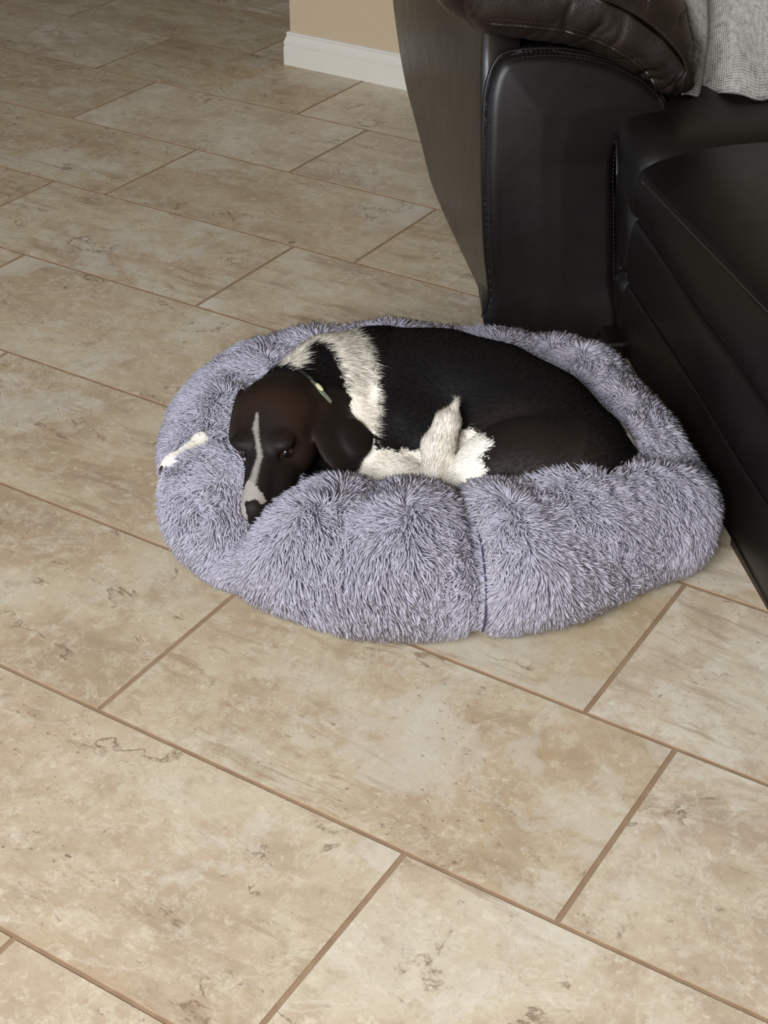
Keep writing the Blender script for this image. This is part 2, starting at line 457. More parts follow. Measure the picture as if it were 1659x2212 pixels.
# arm side panel (left face) : height profile bulges outward, back edge leans back
nb, nz = 110, 40
Vs = []
for i in range(nb):
    for j in range(nz):
        z = 0.012 + j / (nz - 1) * 0.52
        top = float(np.interp(z, [0, .03, .077, .124, .27, .53], [.66, .735, .84, .925, 1.06, 1.12]))
        b = 0.016 + 0.042 * min(max((z - 0.14) / 0.33, 0), 1) ** 2 + (i / (nb - 1)) ** 2 * top
        s = 0.003 - 0.034 * math.sin(min(z / 0.42, 1.0) * math.pi / 2) - 0.006 * math.sin(i / (nb - 1) * math.pi) * math.sin(z * 6)
        edge = min((i / (nb - 1)) ** 2 * top / 0.012, 1.0); s += 0.012 * (1 - math.sqrt(max(0, 1 - (1 - edge) ** 2)))
        s += 0.0018 * math.sin(b * 9 + z * 14) * min(1, b * 5)
        eb = min((1 - (i / (nb - 1)) ** 2) * top / 0.03, 1.0); s += 0.03 * (1 - math.sqrt(max(0, 1 - (1 - eb) ** 2)))
        Vs.append((s, b, z))
Vs = np.array(Vs); inner = Vs.copy(); inner[:, 0] = 0.03
F1 = grid_faces(nb, nz)
V, F = close_sheet(Vs, inner, nb, nz)
sofa_mesh('arm_side_panel', V, F, M_side)
# inner arm body (carries the pad)
def rbox(s0, s1, b0, b1, z0, z1, r=0.02, n=6):
    """rounded box as superellipsoid-like grid"""
    c = np.array([(s0 + s1) / 2, (b0 + b1) / 2, (z0 + z1) / 2]); h = np.array([(s1 - s0) / 2, (b1 - b0) / 2, (z1 - z0) / 2])
    pts = []; faces = []; off = 0
    g = np.concatenate([[-1], np.linspace(-1, 1, 9)[1:-1] * 1.0, [1]])
    import itertools
    N = 14; gl = lambda hh: np.unique(np.concatenate([-hh + r * (1 - np.cos(np.linspace(0, np.pi / 2, 5))), np.linspace(-hh + r, hh - r, N), hh - r * (1 - np.cos(np.linspace(0, np.pi / 2, 5)))]))
    for ax in range(3):
        u, v = (ax + 1) % 3, (ax + 2) % 3
        gu, gv = gl(h[u]), gl(h[v])
        for sg in (-1, 1):
            A, Bq = np.meshgrid(gu, gv, indexing='ij')
            P = np.zeros((A.size, 3)); P[:, u] = A.ravel(); P[:, v] = Bq.ravel(); P[:, ax] = sg * h[ax]
            core = np.clip(P, -(h - r), h - r); d = P - core; L = np.linalg.norm(d, axis=1)[:, None]
            P = core + d / np.maximum(L, 1e-9) * r
            f = grid_faces(len(gu), len(gv)); f = f if sg > 0 else f[:, ::-1]
            pts.append(P + c); faces.append(f + off); off += len(P)
    return np.concatenate(pts), [np.concatenate(faces)]
V, F = rbox(0.03, 0.185, 0.10, 0.86, 0.012, 0.46, 0.02); sofa_mesh('arm_frame', V, F)
V, F = rbox(0.190, 0.216, -0.050, 0.70, 0.012, 0.325, 0.008); sofa_mesh('arm_inner_panel', V, F)

# arm top pad : thick rolled cushion with gathered wrinkles
pad_c = [(-0.105, 0.600), (-0.075, 0.545), (-0.02, 0.522), (0.05, 0.530), (0.12, 0.520), (0.19, 0.492), (0.245, 0.455), (0.285, 0.425)]   # centre line of the roll (s,z)
pad_bottom = catmull([(-0.125, 0.590), (-0.096, 0.543), (-0.052, 0.511), (-0.007, 0.500), (0.05, 0.491), (0.105, 0.483), (0.176, 0.459), (0.216, 0.436), (0.248, 0.409), (0.272, 0.398), (0.298, 0.405)], 60, closed=False)
pad_top = catmull([(-0.130, 0.600), (-0.110, 0.640), (-0.06, 0.668), (0.0, 0.680), (0.07, 0.675), (0.14, 0.655), (0.21, 0.615), (0.265, 0.565), (0.297, 0.515), (0.312, 0.462), (0.305, 0.415)], 60, closed=False)
outl = np.concatenate([pad_bottom, pad_top[::-1]])
def resample(P, n):
    Pc = np.concatenate([P, P[:1]]); L = np.concatenate([[0], np.cumsum(np.linalg.norm(np.diff(Pc, axis=0), axis=1))])
    t = np.linspace(0, L[-1], n, endpoint=False); return np.column_stack([np.interp(t, L, Pc[:, k]) for k in range(2)])
NP = 320; outl = resample(outl, NP)
def smooth_closed(P, it):
    for _ in range(it): P = P * 0.5 + 0.25 * (np.roll(P, 1, 0) + np.roll(P, -1, 0))
    return P
outl = smooth_closed(outl, 10)
ctr = outl.mean(0)
tn = np.roll(outl, -1, 0) - np.roll(outl, 1, 0); tn /= np.linalg.norm(tn, axis=1)[:, None]; nr = np.column_stack([tn[:, 1], -tn[:, 0]])
if np.mean(np.sum(nr * (outl - ctr), axis=1)) < 0: nr = -nr
arc = np.arange(NP) / NP
rings = []
NG = 34
gq = np.sin(np.linspace(0.0, 1.0, NG) * np.pi / 2) ** 0.9
BSb = np.linspace(0.006, 0.80, 90)
cl2 = catmull([(-0.085, 0.605), (-0.05, 0.592), (0.01, 0.590), (0.08, 0.580), (0.15, 0.558), (0.21, 0.522), (0.255, 0.482), (0.275, 0.455)], 200, closed=False)
Mp = cl2[np.argmin(np.linalg.norm(outl[:, None] - cl2[None], axis=2), axis=1)]
Mp = smooth_closed(Mp, 12)
rnd = np.random.default_rng(5)
BS = []
for g_ in gq:
    b = 0.062 * (1 - math.sqrt(max(0, 1 - g_ ** 2))); BS.append(b)
    P = Mp + (outl - Mp) * max(g_, 0.002); rings.append(np.column_stack([P[:, 0], np.full(NP, b - 0.035), P[:, 1]]))
for b in BSb:
    b = 0.062 + b; BS.append(b); q2 = np.clip((0.868 - b) / 0.05, 0, 1); g_ = 1 - 0.5 * (1 - math.sqrt(max(0, 1 - (1 - q2) ** 2)))
    P = Mp + (outl - Mp) * g_; rings.append(np.column_stack([P[:, 0], np.full(NP, b - 0.035), P[:, 1]]))
BS = np.array(BS)
gr_ = np.concatenate([gq, np.ones(len(BSb))])
Vp = np.concatenate(rings)
# lean: upper part of the nose sits further back than the lower lip
zrel = np.clip((Vp[:, 2] - 0.46) / 0.20, 0, 1); Vp[:, 1] += 0.05 * zrel ** 1.5 * np.clip(1 - (Vp[:, 1] + 0.035) / 0.3, 0, 1)
# wrinkles: gathers radiating back from the front seam, plus broad dents
A_idx = np.tile(np.arange(NP), len(BS)) / NP; Bc = np.repeat(BS, NP)
Nr3 = np.column_stack([np.tile(nr[:, 0], len(BS)), np.zeros(len(Vp)), np.tile(nr[:, 1], len(BS))])
disp = np.zeros(len(Vp)); GR = np.repeat(gr_, NP)
capN = np.column_stack([Nr3[:, 0] * GR, -np.sqrt(np.clip(1 - GR ** 2, 0, 1)), Nr3[:, 2] * GR]); Bc = Bc + (GR - 1) * 0.045 + 0.03
s_ = Vp[:, 0]
ph = s_ * 190 + 3.0 * np.sin(s_ * 31) + 26 * Bc * np.sin(s_ * 17 + 1)
gath = (np.abs(np.sin(ph * 0.5)) ** 0.6 - 0.6)
env = np.exp(-((Bc - 0.055) / 0.045) ** 2) * (0.35 + 0.65 * np.clip((s_ - 0.02) / 0.2, 0, 1))
arcm = np.tile(np.concatenate([[0], np.cumsum(np.linalg.norm(np.diff(outl, axis=0), axis=1))]), len(BS)); right = np.clip((s_ - 0.04) / 0.16, 0, 1)
arcd = np.zeros(len(Vp))
for _k in range(84):
    a0 = rnd.random() * arcm.max(); wd_ = 0.0022 + 0.0035 * rnd.random(); sk = rnd.normal() * 0.5; b0_ = 0.02 + 0.10 * rnd.random() ** 1.5; bl_ = 0.018 + 0.035 * rnd.random()
    arcd -= (0.0026 + 0.0055 * rnd.random()) * (0.35 + 0.65 * right) * np.exp(-((arcm - a0 - sk * (Bc - b0_) - 0.004 * np.sin(Bc * 90 + _k)) / wd_) ** 2) * np.exp(-((Bc - b0_) / bl_) ** 2)
disp += arcd * np.clip(GR * 2.5, 0, 1)
disp += 0.006 * noise3(Vp * np.array([20, 12, 20]), 11, 3) * np.exp(-((Bc - 0.12) / 0.16) ** 2)
disp -= 0.0 * np.exp(-((Bc - 0.070 - 0.02 * np.sin(s_ * 20)) / 0.006) ** 2) * (Vp[:, 2] > 0.5)
disp += 0.004 * noise3(Vp * 9, 12, 2)
disp[A_idx < 60 / NP * 0.0] = 0
Vp = Vp + capN * disp[:, None]
Vp[:, 1] -= 0.0 * gath * np.exp(-((Bc - 0.02) / 0.02) ** 2) * np.clip((s_ - 0.02) / 0.2, 0, 1)
F = [grid_faces(len(BS), NP, False, True)[:, ::-1], np.arange(NP)[None], (np.arange(NP) + (len(BS) - 1) * NP)[::-1][None]]
arm_pad = sofa_mesh('arm_pad', Vp, F, M_soft)

# seams on the arm pad follow its surface rings
def pad_ring_path(bi, i_lo, i_hi, out=0.0012):
    V_ = Vp.reshape(len(BS), NP, 3)[bi]; N_ = nr
    idx = [i for i in range(NP) if i_lo <= V_[i, 0] <= i_hi and V_[i, 2] > np.interp(V_[i, 0], outl_mid[:, 0], outl_mid[:, 1])]
    idx.sort(key=lambda i: V_[i, 0])
    P = V_[idx]; P = P + np.column_stack([N_[idx, 0] * out, np.full(len(idx), -out), N_[idx, 1] * out])
    for _ in range(6): P[1:-1] = P[1:-1] * .5 + .25 * (P[2:] + P[:-2])
    return P
outl_mid = (pad_bottom + pad_top) / 2; outl_mid = outl_mid[np.argsort(outl_mid[:, 0])]
# lower front seam of the pad (double row) and the upper seam
lower = catmull([(-0.035, 0.530), (0.03, 0.524), (0.085, 0.515), (0.14, 0.497), (0.19, 0.470), (0.225, 0.440), (0.243, 0.412)], 120, closed=False)
from mathutils.bvhtree import BVHTree
def bvh_of(V, F):
    fs = []
    for f in F: fs += f.tolist()
    return BVHTree.FromPolygons([Vector(v) for v in V], fs)
pad_bvh = bvh_of(Vp, F)
def press(path2, bvh, off=0.0008, b_from=-0.4):
    out = []
    for s, z in path2:
        h = bvh.ray_cast(Vector((s, b_from, z)), Vector((0, 1, 0)))
        if h[0] is not None and (not out or abs(h[0].y - out[-1][1]) < 0.03): out.append((h[0].x, h[0].y - off, h[0].z))
    P = np.array(out)
    for _ in range(4): P[1:-1] = P[1:-1] * .5 + .25 * (P[2:] + P[:-2])
    return P
sp = press(lower, pad_bvh, 0.0)
tv, tf = join_arrays([tube_arrays(sp, 0.0032, 8)])
sofa_mesh('arm_pad_seam', tv, tf, M_soft)
tv, tf = stitches(press(lower + np.array([0, 0.0075]), pad_bvh, 0.0004), 0.0006)
sofa_mesh('arm_pad_stitching', tv, tf, M_thread)
upper = catmull([(0.06, 0.585), (0.12, 0.570), (0.18, 0.545), (0.23, 0.512), (0.265, 0.475), (0.280, 0.435)], 100, closed=False)
us = press(upper, pad_bvh, 0.0004)
tv, tf = join_arrays([tube_arrays(us, 0.0014, 6)])
sofa_mesh('arm_pad_seam', tv, tf, M_soft)
if len(us) > 10:
    tv, tf = stitches(us + np.array([0, -0.0012, 0.003]), 0.0006); sofa_mesh('arm_pad_stitching', tv, tf, M_thread)

# narrow gathered strip between arm front and the footrest
zz = np.linspace(0.002, 0.292, 90); ang = np.linspace(0, 2 * np.pi, 28, endpoint=False)
Vq = []
for z in zz:
    pin = 0.010 * math.exp(-((z - 0.140) / 0.008) ** 2) + 0.012 * math.exp(-((z - 0.036) / 0.008) ** 2)
    puff = 0.006 * math.exp(-((z - 0.118) / 0.020) ** 2) + 0.006 * math.exp(-((z - 0.018) / 0.014) ** 2)
    rt = min(1, math.sqrt(max(0, 1 - ((z - 0.262) / 0.032) ** 2))) if z > 0.262 else 1
    for a in ang:
        r_ = (0.038 - pin * 0.7 + puff) * (0.25 + 0.75 * rt)
        Vq.append((0.225 + r_ * math.cos(a), -0.048 - 0.040 * (1 - z / 0.3) + 0.012 * (1 - rt) + 0.9 * r_ * math.sin(a) + 0.002 * math.sin(3 * a + z * 60), z))
F = [grid_faces(len(zz), len(ang), False, True)[:, ::-1], np.arange(len(ang))[None], (np.arange(len(ang)) + (len(zz) - 1) * len(ang))[::-1][None]]
sofa_mesh('front_corner_roll', np.array(Vq), F)

# seat cushion: soft slab with a rolled front edge, continuing to the right under the blanket
def soft_slab(s0, s1, prof_bz, n=60, jig=0.002, seed=1, end_r=0.03):
    prof_bz = catmull(prof_bz, 120, closed=True)
    k = len(prof_bz); c = prof_bz.mean(0); V = []
    ss = np.concatenate([s0 + end_r * (1 - np.cos(np.linspace(0, np.pi / 2, 8))), np.linspace(s0 + end_r, s1 - end_r, n)[1:-1], s1 - end_r * (1 - np.sin(np.linspace(0, np.pi / 2, 8)))])
    for s in ss:
        q = min(1, (s - s0) / end_r, (s1 - s) / end_r); q = max(q, 0); ins = end_r * (1 - math.sqrt(max(0, 1 - (1 - q) ** 2)))
        d = prof_bz - c; L = np.linalg.norm(d, axis=1)[:, None]; P = c + d * (1 - ins / np.maximum(L, 0.05))
        V.append(np.column_stack([np.full(k, s), P[:, 0], P[:, 1]]))
    V = np.concatenate(V); V[:, 2] += noise3(V * 12, seed, 2) * jig
    return V, [grid_faces(len(ss), k, False, True), np.arange(k)[::-1][None], (np.arange(k) + (len(ss) - 1) * k)[None]]
V, F = rbox(0.165, 0.80, -0.118, 0.02, 0.001, 0.034, 0.006); sofa_mesh('base_panel', V, F)
V, F = soft_slab(0.184, 0.86, [(-0.100, 0.24), (-0.098, 0.30), (-0.075, 0.345), (-0.02, 0.372), (0.08, 0.385), (0.30, 0.380), (0.60, 0.375), (0.62, 0.24), (0.3, 0.20), (0.0, 0.20)], jig=0.003, end_r=0.022)
u_ = np.clip((V[:, 0] - 0.19) / 0.075, 0, 1); u_ = u_ * u_ * (3 - 2 * u_); fr_ = np.clip(1 - (V[:, 1] + 0.10) / 0.16, 0, 1)
t_ = np.clip((V[:, 0] - 0.184) / 0.050, 0, 1); V[:, 1] += 0.072 * (1 - np.sqrt(1 - (1 - t_) ** 2)) * np.clip(1 - (V[:, 1] + 0.10) / 0.5, 0, 1); V[:, 2] -= (1 - u_) * 0.020 * np.clip((V[:, 2] - 0.28) / 0.08, 0, 1) * fr_
sofa_mesh('seat_cushion', V, F)

# footrest unit that runs forward from the seat (side panels seen from the left)
def side_profile(y):   # y: distance forward of b=-0.1 ; returns list of (s,z) from floor up and over the top
    rise = np.clip((y - 0.03) / 0.55, 0, 1.3) * 0.045
    zt = 0.318 + rise
    P = [(0.30, 0.022), (0.199, 0.022), (0.190, 0.030), (0.187, 0.08), (0.190, 0.128), (0.197, 0.134), (0.192, 0.142), (0.187, 0.19), (0.190, 0.236), (0.199, 0.246), (0.190, 0.258), (0.184, 0.29), (0.187, zt - 0.008), (0.1905, zt), (0.200, zt + 0.010), (0.225, zt + 0.022), (0.27, zt + 0.034), (0.34, zt + 0.043), (0.45, zt + 0.046), (0.60, zt + 0.046), (0.80, zt + 0.045), (0.84, zt + 0.02), (0.85, 0.2), (0.85, 0.022)]
    return P
ys = np.concatenate([[0.0], np.linspace(0.004, 0.93, 70), 0.93 + 0.06 * np.sin(np.linspace(0, np.pi / 2, 8))])
rows_ = []
for y in ys:
    P = np.array(side_profile(y)); q = np.clip((0.99 - y) / 0.06, 0, 1); sh = 0.05 * (1 - math.sqrt(max(0, 1 - (1 - q) ** 2)))
    P[:, 1] = np.where(P[:, 1] > 0.2, P[:, 1] - sh, P[:, 1])
    P[:, 1] -= 0.0 * y
    C_ = catmull(P, 150, closed=False)
    C_[:, 0] += 0.0015 * np.sin(y * 13 + C_[:, 1] * 30)
    rows_.append(np.column_stack([C_[:, 0], np.full(150, -0.105 - y), C_[:, 1]]))
Vf = np.concatenate(rows_); k = 150
F = [grid_faces(len(ys), k, False, True), np.arange(k)[::-1][None], (np.arange(k) + (len(ys) - 1) * k)[None]]
sofa_mesh('footrest', Vf, F)
# seam along its top edge
ysn = np.linspace(0.03, 0.92, 60)
path = np.array([(0.1895, -0.105 - y, 0.318 + float(np.clip((y - 0.03) / 0.55, 0, 1.3)) * 0.045) for y in ysn])
tv, tf = tube_arrays(path, 0.0013, 6); sofa_mesh('footrest_seam', tv, tf, M_thread)
V, F = rbox(0.196, 0.245, -1.08, -0.655, 0.0, 0.030, 0.003); sofa_mesh('wooden_runner', V, F, M_wood)
# backrest, behind and above
V, F = soft_slab(0.04, 0.90, [(0.62, 0.30), (0.60, 0.45), (0.66, 0.70), (0.74, 0.98), (0.82, 1.03), (0.90, 0.98), (1.02, 0.60), (0.98, 0.35), (0.80, 0.02), (0.66, 0.02)], seed=4, jig=0.004)
V[:, 1] += 0.0; sofa_mesh('backrest', V, F)

# ---- grey woven blanket bunched on the seat
def blanket():
    nu, nv = 150, 110; V = np.zeros((nu, nv, 3)); UV = np.zeros((nu, nv, 2))
    for i in range(nu):
        u = i / (nu - 1)
        for j in range(nv):
            v = j / (nv - 1)
            s = 0.300 + u * 0.36; 
            # front hangs as a soft rolled edge, then climbs back over a cushion shape
            th = v * 2.3
            fb = 0.035 + 0.010 * math.sin(u * 9 + 0.5)
            b = fb + 0.055 * (1 - math.sin(min(th, math.pi / 2) ** 1.0)) * 0 + 0.42 * v ** 1.15
            z = 0.388 + 0.19 * (1 - math.exp(-v * 7.5)) + 0.05 * v
            fold = math.exp(-((s - 0.352 - 0.05 * v) / 0.013) ** 2)
            b += 0.050 * fold * (1 - v); z -= 0.022 * fold
            b += 0.022 * math.exp(-((s - 0.325) / 0.02) ** 2) * 0
            z += 0.010 * math.sin(s * 34 + v * 5) * v + 0.006 * math.sin(s * 70 - v * 9)
            b += 0.008 * math.sin(s * 45 + z * 30) 
            V[i, j] = (s, b, z); UV[i, j] = (s, v * 0.5)
    A = V.reshape(-1, 3); Bk = A.copy(); Bk[:, 1] += 0.012; Bk[:, 2] -= 0.010; Bk[:, 2] = np.maximum(Bk[:, 2], 0.386)
    V2, F = close_sheet(A, Bk, nu, nv)
    me = mesh_arrays('throw_blanket', sw(V2) + SO, F)
    uvl = me.uv_layers.new(name='UVMap'); vi = np.zeros(len(me.loops), dtype=np.int32); me.loops.foreach_get('vertex_index', vi)
    U = np.concatenate([UV.reshape(-1, 2)] * 2)[vi]; uvl.data.foreach_set('uv', U.astype(np.float32).ravel())
    o = link_mesh('throw_blanket', me, M_blanket)
    o['label'] = 'light grey woven throw blanket bunched on the dark sofa seat'; o['category'] = 'blanket'
blanket()

# ================================================================== DOG BED
bed = empty('dog_bed', (0.06, 1.80, 0.0), 'round fluffy lavender-grey plush dog bed on the tiled floor', 'dog bed')
BO = np.array([0.06, 1.80, 0.0])
outer = [(-0.306, 1.87), (-0.298, 1.96), (-0.238, 2.055), (-0.150, 2.110), (-0.06, 2.128), (0.02, 2.130), (0.11, 2.125), (0.19, 2.112), (0.265, 2.100), (0.325, 2.065), (0.362, 1.985), (0.388, 1.92), (0.410, 1.84), (0.425, 1.77), (0.435, 1.71), (0.422, 1.66), (0.386, 1.625), (0.322, 1.580), (0.235, 1.522), (0.130, 1.490), (0.013, 1.482), (-0.070, 1.499), (-0.150, 1.548), (-0.230, 1.610), (-0.280, 1.69), (-0.298, 1.78)]
NT_ = 720
OC = catmull(outer, NT_)
for _ in range(20): OC = OC * .5 + .25 * (np.roll(OC, 1, 0) + np.roll(OC, -1, 0))
TT = np.roll(OC, -1, 0) - np.roll(OC, 1, 0); TT /= np.linalg.norm(TT, axis=1)[:, None]
NI = np.column_stack([-TT[:, 1], TT[:, 0]]); cen = OC.mean(0)
if np.mean(np.sum(NI * (cen - OC), 1)) < 0: NI = -NI
for _ in range(80): NI = NI * .5 + .25 * (np.roll(NI, 1, 0) + np.roll(NI, -1, 0))
NI /= np.linalg.norm(NI, axis=1)[:, None]
def near(x, y, s): return np.exp(-((OC[:, 0] - x) ** 2 + (OC[:, 1] - y) ** 2) / s ** 2)
def gsm(keys, vals, s):
    W_ = np.array([near(x, y, s) for x, y in keys]) + 1e-9; return (W_ * np.array(vals)[:, None]).sum(0) / W_.sum(0)
keyp = [(-0.306, 1.87), (-0.24, 2.05), (-0.06, 2.13), (0.19, 2.11), (0.32, 2.06), (0.378, 1.91), (0.43, 1.74), (0.392, 1.625), (0.235, 1.53), (0.013, 1.49), (-0.15, 1.55), (-0.28, 1.68)]
RW = gsm(keyp, [0.082, 0.080, 0.070, 0.066, 0.075, 0.070, 0.080, 0.098, 0.100, 0.100, 0.095, 0.088], 0.10)
TOP = gsm(keyp, [0.126, 0.138, 0.150, 0.149, 0.153, 0.144, 0.130, 0.144, 0.150, 0.154, 0.150, 0.132], 0.09)
nose_notch = near(-0.212, 1.597, 0.046); paw_notch = near(-0.304, 1.785, 0.024); seam_n = near(0.122, 1.498, 0.016); seam_w = near(0.122, 1.498, 0.05); dip = near(0.235, 2.108, 0.03)
TOP = TOP - 0.066 * nose_notch - 0.030 * paw_notch - 0.026 * seam_n - 0.014 * seam_w - 0.010 * dip + 0.012 * near(0.03, 1.49, 0.06) + 0.008 * near(0.19, 1.51, 0.05)
RW = RW - 0.010 * nose_notch
OUTS = -0.018 * seam_n - 0.008 * seam_w - 0.010 * near(-0.19, 1.585, 0.03) - 0.006 * paw_notch
lump = 0.006 * np.sin(np.arange(NT_) / NT_ * 2 * np.pi * 11 + 1) + 0.004 * np.sin(np.arange(NT_) / NT_ * 2 * np.pi * 17)
TOP = TOP + lump * 0.6
def rim(ti, ph):
    """ti float index array on the outline, ph angle: 0 outer, pi/2 top, pi inner"""
    i0 = np.floor(ti).astype(int) % NT_; i1 = (i0 + 1) % NT_; fr = (ti - np.floor(ti))[:, None]
    L = lambda A: (A[i0] * (1 - fr[:, 0]) + A[i1] * fr[:, 0]) if A.ndim == 1 else A[i0] * (1 - fr) + A[i1] * fr
    o = L(OC); n = L(NI); rw = L(RW); tp = L(TOP); ou = L(OUTS)
    c, s = np.cos(ph), np.sin(ph)
    cs = np.sign(c) * np.abs(c) ** 0.85; sn = np.sign(s) * np.abs(s) ** 0.85
    zc = tp * 0.48; rz = tp - zc
    rzb = zc - 0.004
    z = zc + np.where(sn > 0, sn * rz, sn * rzb)
    p = o + n * (rw - ou - rw * cs)[:, None]
    q = np.column_stack([p, z])
    q += np.column_stack([n * (-cs)[:, None], sn]) * (0.004 * noise3(q * 22, 21, 2))[:, None]
    return q
nu, nv = NT_, 64
ti, ph = np.meshgrid(np.arange(nu), np.arange(nv) / nv * 2 * np.pi, indexing='ij')
RV = rim(ti.ravel().astype(float), ph.ravel()); RV[:, 2] = np.maximum(RV[:, 2], 0.003)
RF = [grid_faces(nu, nv, True, True)]
GREY = np.array(srgb(175, 173, 187)[:3])
# fibres
def rim_fur(N_):
    ti = rng.random(N_ * 3) * NT_; ph = rng.random(N_ * 3) * 2 * np.pi
    e = 0.02; p = rim(ti, ph); pu = rim(ti + 0.5, ph) - p; pv = rim(ti, ph + e) - p
    n = np.cross(pu, pv); a = np.linalg.norm(n, axis=1); n /= a[:, None]
    ctr3 = rim(ti, np.full(len(ti), np.pi / 2)); 
    keep = (rng.random(len(ti)) < a / np.percentile(a, 97)) & (p[:, 2] > 0.006) & ~((ph > 3.7) & (ph < 5.6))
    p, n, ti, ph, pu = p[keep][:N_], n[keep][:N_], ti[keep][:N_], ph[keep][:N_], pu[keep][:N_]
    # outward check
    i0 = ti.astype(int) % NT_; cc_ = np.column_stack([OC[i0] + NI[i0] * RW[i0][:, None], TOP[i0] * 0.48])
    flip = np.sum(n * (p - cc_), 1) < 0; n[flip] *= -1
    return p, n, ti, ph
FN = 95000
p, n, ti, ph = rim_fur(FN)
pu = rim(ti + 0.5, ph) - p; pu /= np.linalg.norm(pu, axis=1)[:, None]
down = np.array([0, 0, -1.0]) + 0 * p; down = down - n * np.sum(down * n, 1)[:, None]; dl = np.linalg.norm(down, axis=1)[:, None]; down = down / np.maximum(dl, 0.15)
side = np.cross(n, np.array([0, 0, 1.0])); side /= np.linalg.norm(side, axis=1)[:, None] + 1e-6
# whorled lie of the pile
g1 = noise3(p * 15, 31, 2)[:, None]; g2 = noise3(p * 15 + 5, 32, 2)[:, None]
h1 = noise3(p * 150, 33, 1)[:, None]; h2 = noise3(p * 150, 34, 1)[:, None]
G = down * (0.75 + 0.9 * g2 + 0.8 * (1 - np.clip(p[:, 2:3] / 0.09, 0, 1))) + side * (1.25 * g1) + side * h1 * 0.55 + down * h2 * 0.5
# fibres part away from the seam and notches
snn = seam_w[ti.astype(int) % NT_][:, None]; sgn = np.sign(p[:, 0:1] - 0.122); G = G + pu * 0
G = G + np.column_stack([sgn[:, 0], np.zeros(len(p)), np.zeros(len(p))]) * 0.5 * snn
G /= np.linalg.norm(G, axis=1)[:, None] + 1e-6
dirn = n + 0.30 * G + 0.20 * rng.normal(size=p.shape); dirn /= np.linalg.norm(dirn, axis=1)[:, None]
low = np.clip(p[:, 2] / 0.05, 0, 1)
Lh = (0.019 + 0.008 * rng.random(len(p))) * (1 - 0.45 * nose_notch[ti.astype(int) % NT_]) * (0.55 + 0.45 * low) * (1 - 0.60 * seam_n[ti.astype(int) % NT_])
Lh = Lh * (1 - 0.7 * np.exp(-(np.linalg.norm(p - np.array([-0.190, 1.700, 0.130]), axis=1) / 0.032) ** 4))
wid = (0.00100 + 0.00045 * rng.random(len(p)))
bend = 0.35 + 0.45 * rng.random(len(p))
SV, SF = strands(p - n * 0.002, dirn, G, Lh, wid, bend, 4, 4.5)
SV[:, 2] = np.maximum(SV[:, 2], 0.0008)
tone = (0.90 + 0.2 * rng.random(len(p))) * (1 + 0.05 * noise3(p * 12, 40, 2))
hue = rng.random(len(p))[:, None] * np.array([[0.05, 0.02, -0.01]])
sc = np.repeat(GREY[None] * tone[:, None] * (1 + hue), 13, axis=0)
V, F = join_arrays([(RV, RF), (SV, SF)])
col = np.concatenate([np.repeat(GREY[None] * 0.85, len(RV), 0), sc])
me = mesh_arrays('rim', V - BO, F, True, None, col); link_mesh('rim', me, M_plush, bed)
# sleeping cushion inside the rim
def inner_cushion():
    n_a, n_r = 180, 30; V = [(*(cen), 0.050)]
    idx = (np.arange(n_a) / n_a * NT_).astype(int)
    for r in range(1, n_r + 1):
        q = r / n_r
        for i in idx:
            tgt = OC[i] + NI[i] * RW[i] * 1.2
            xy = cen + (tgt - cen) * q
            V.append((xy[0], xy[1], 0.050 - 0.012 * (1 - q ** 2) * 0.5 if q < 1 else 0.02))
    V = np.array(V); V[1:, 2] += 0.004 * noise3(V[1:] * 20, 3)
    F4 = grid_faces(n_r, n_a, False, True, 1); T = np.array([(0, 1 + k, 1 + (k + 1) % n_a) for k in range(n_a)])
    ii = rng.random(16000); q = np.sqrt(rng.random(16000)) * 0.98; ii = (ii * NT_).astype(int)
    tgt = OC[ii] + NI[ii] * RW[ii][:, None] * 1.2; xy = cen + (tgt - cen) * q[:, None]
    P = np.column_stack([xy, np.full(16000, 0.046)]); N_ = np.tile([0, 0, 1.0], (16000, 1)) + 0.25 * rng.normal(size=(16000, 3)); N_ /= np.linalg.norm(N_, axis=1)[:, None]
    G_ = rng.normal(size=(16000, 3)) * [1, 1, 0]; G_ /= np.linalg.norm(G_, axis=1)[:, None]
    sv_, sf_ = strands(P, N_, G_, np.full(16000, 0.018), np.full(16000, 0.0009), np.full(16000, 0.6))
    V2, F2 = join_arrays([(V, [F4, T]), (sv_, sf_)])
    me = mesh_arrays('cushion', V2 - BO, F2, True, None, np.repeat(GREY[None] * 0.95, len(V2), 0)); link_mesh('cushion', me, M_plush, bed)
inner_cushion()
# dark seam thread down the front of the rim
ks = int(np.argmin((OC[:, 0] - 0.122) ** 2 + (OC[:, 1] - 1.498) ** 2))
phs = np.linspace(-0.35, 1.9, 160); sp = rim(np.full(160, float(ks)), phs)
e1 = rim(np.full(160, ks + 0.5), phs) - sp; e2 = rim(np.full(160, float(ks)), phs + 0.02) - sp; nn = np.cross(e1, e2); nn /= np.linalg.norm(nn, axis=1)[:, None]
if nn[80, 1] > 0: nn = -nn
tv, tf = tube_arrays(sp + nn * 0.0135 - BO, 0.0013, 6)
M_seam = simple('dark_seam_thread', srgb(62, 60, 92), 0.8); me = mesh_arrays('seam', tv, tf); link_mesh('seam', me, M_seam, bed)

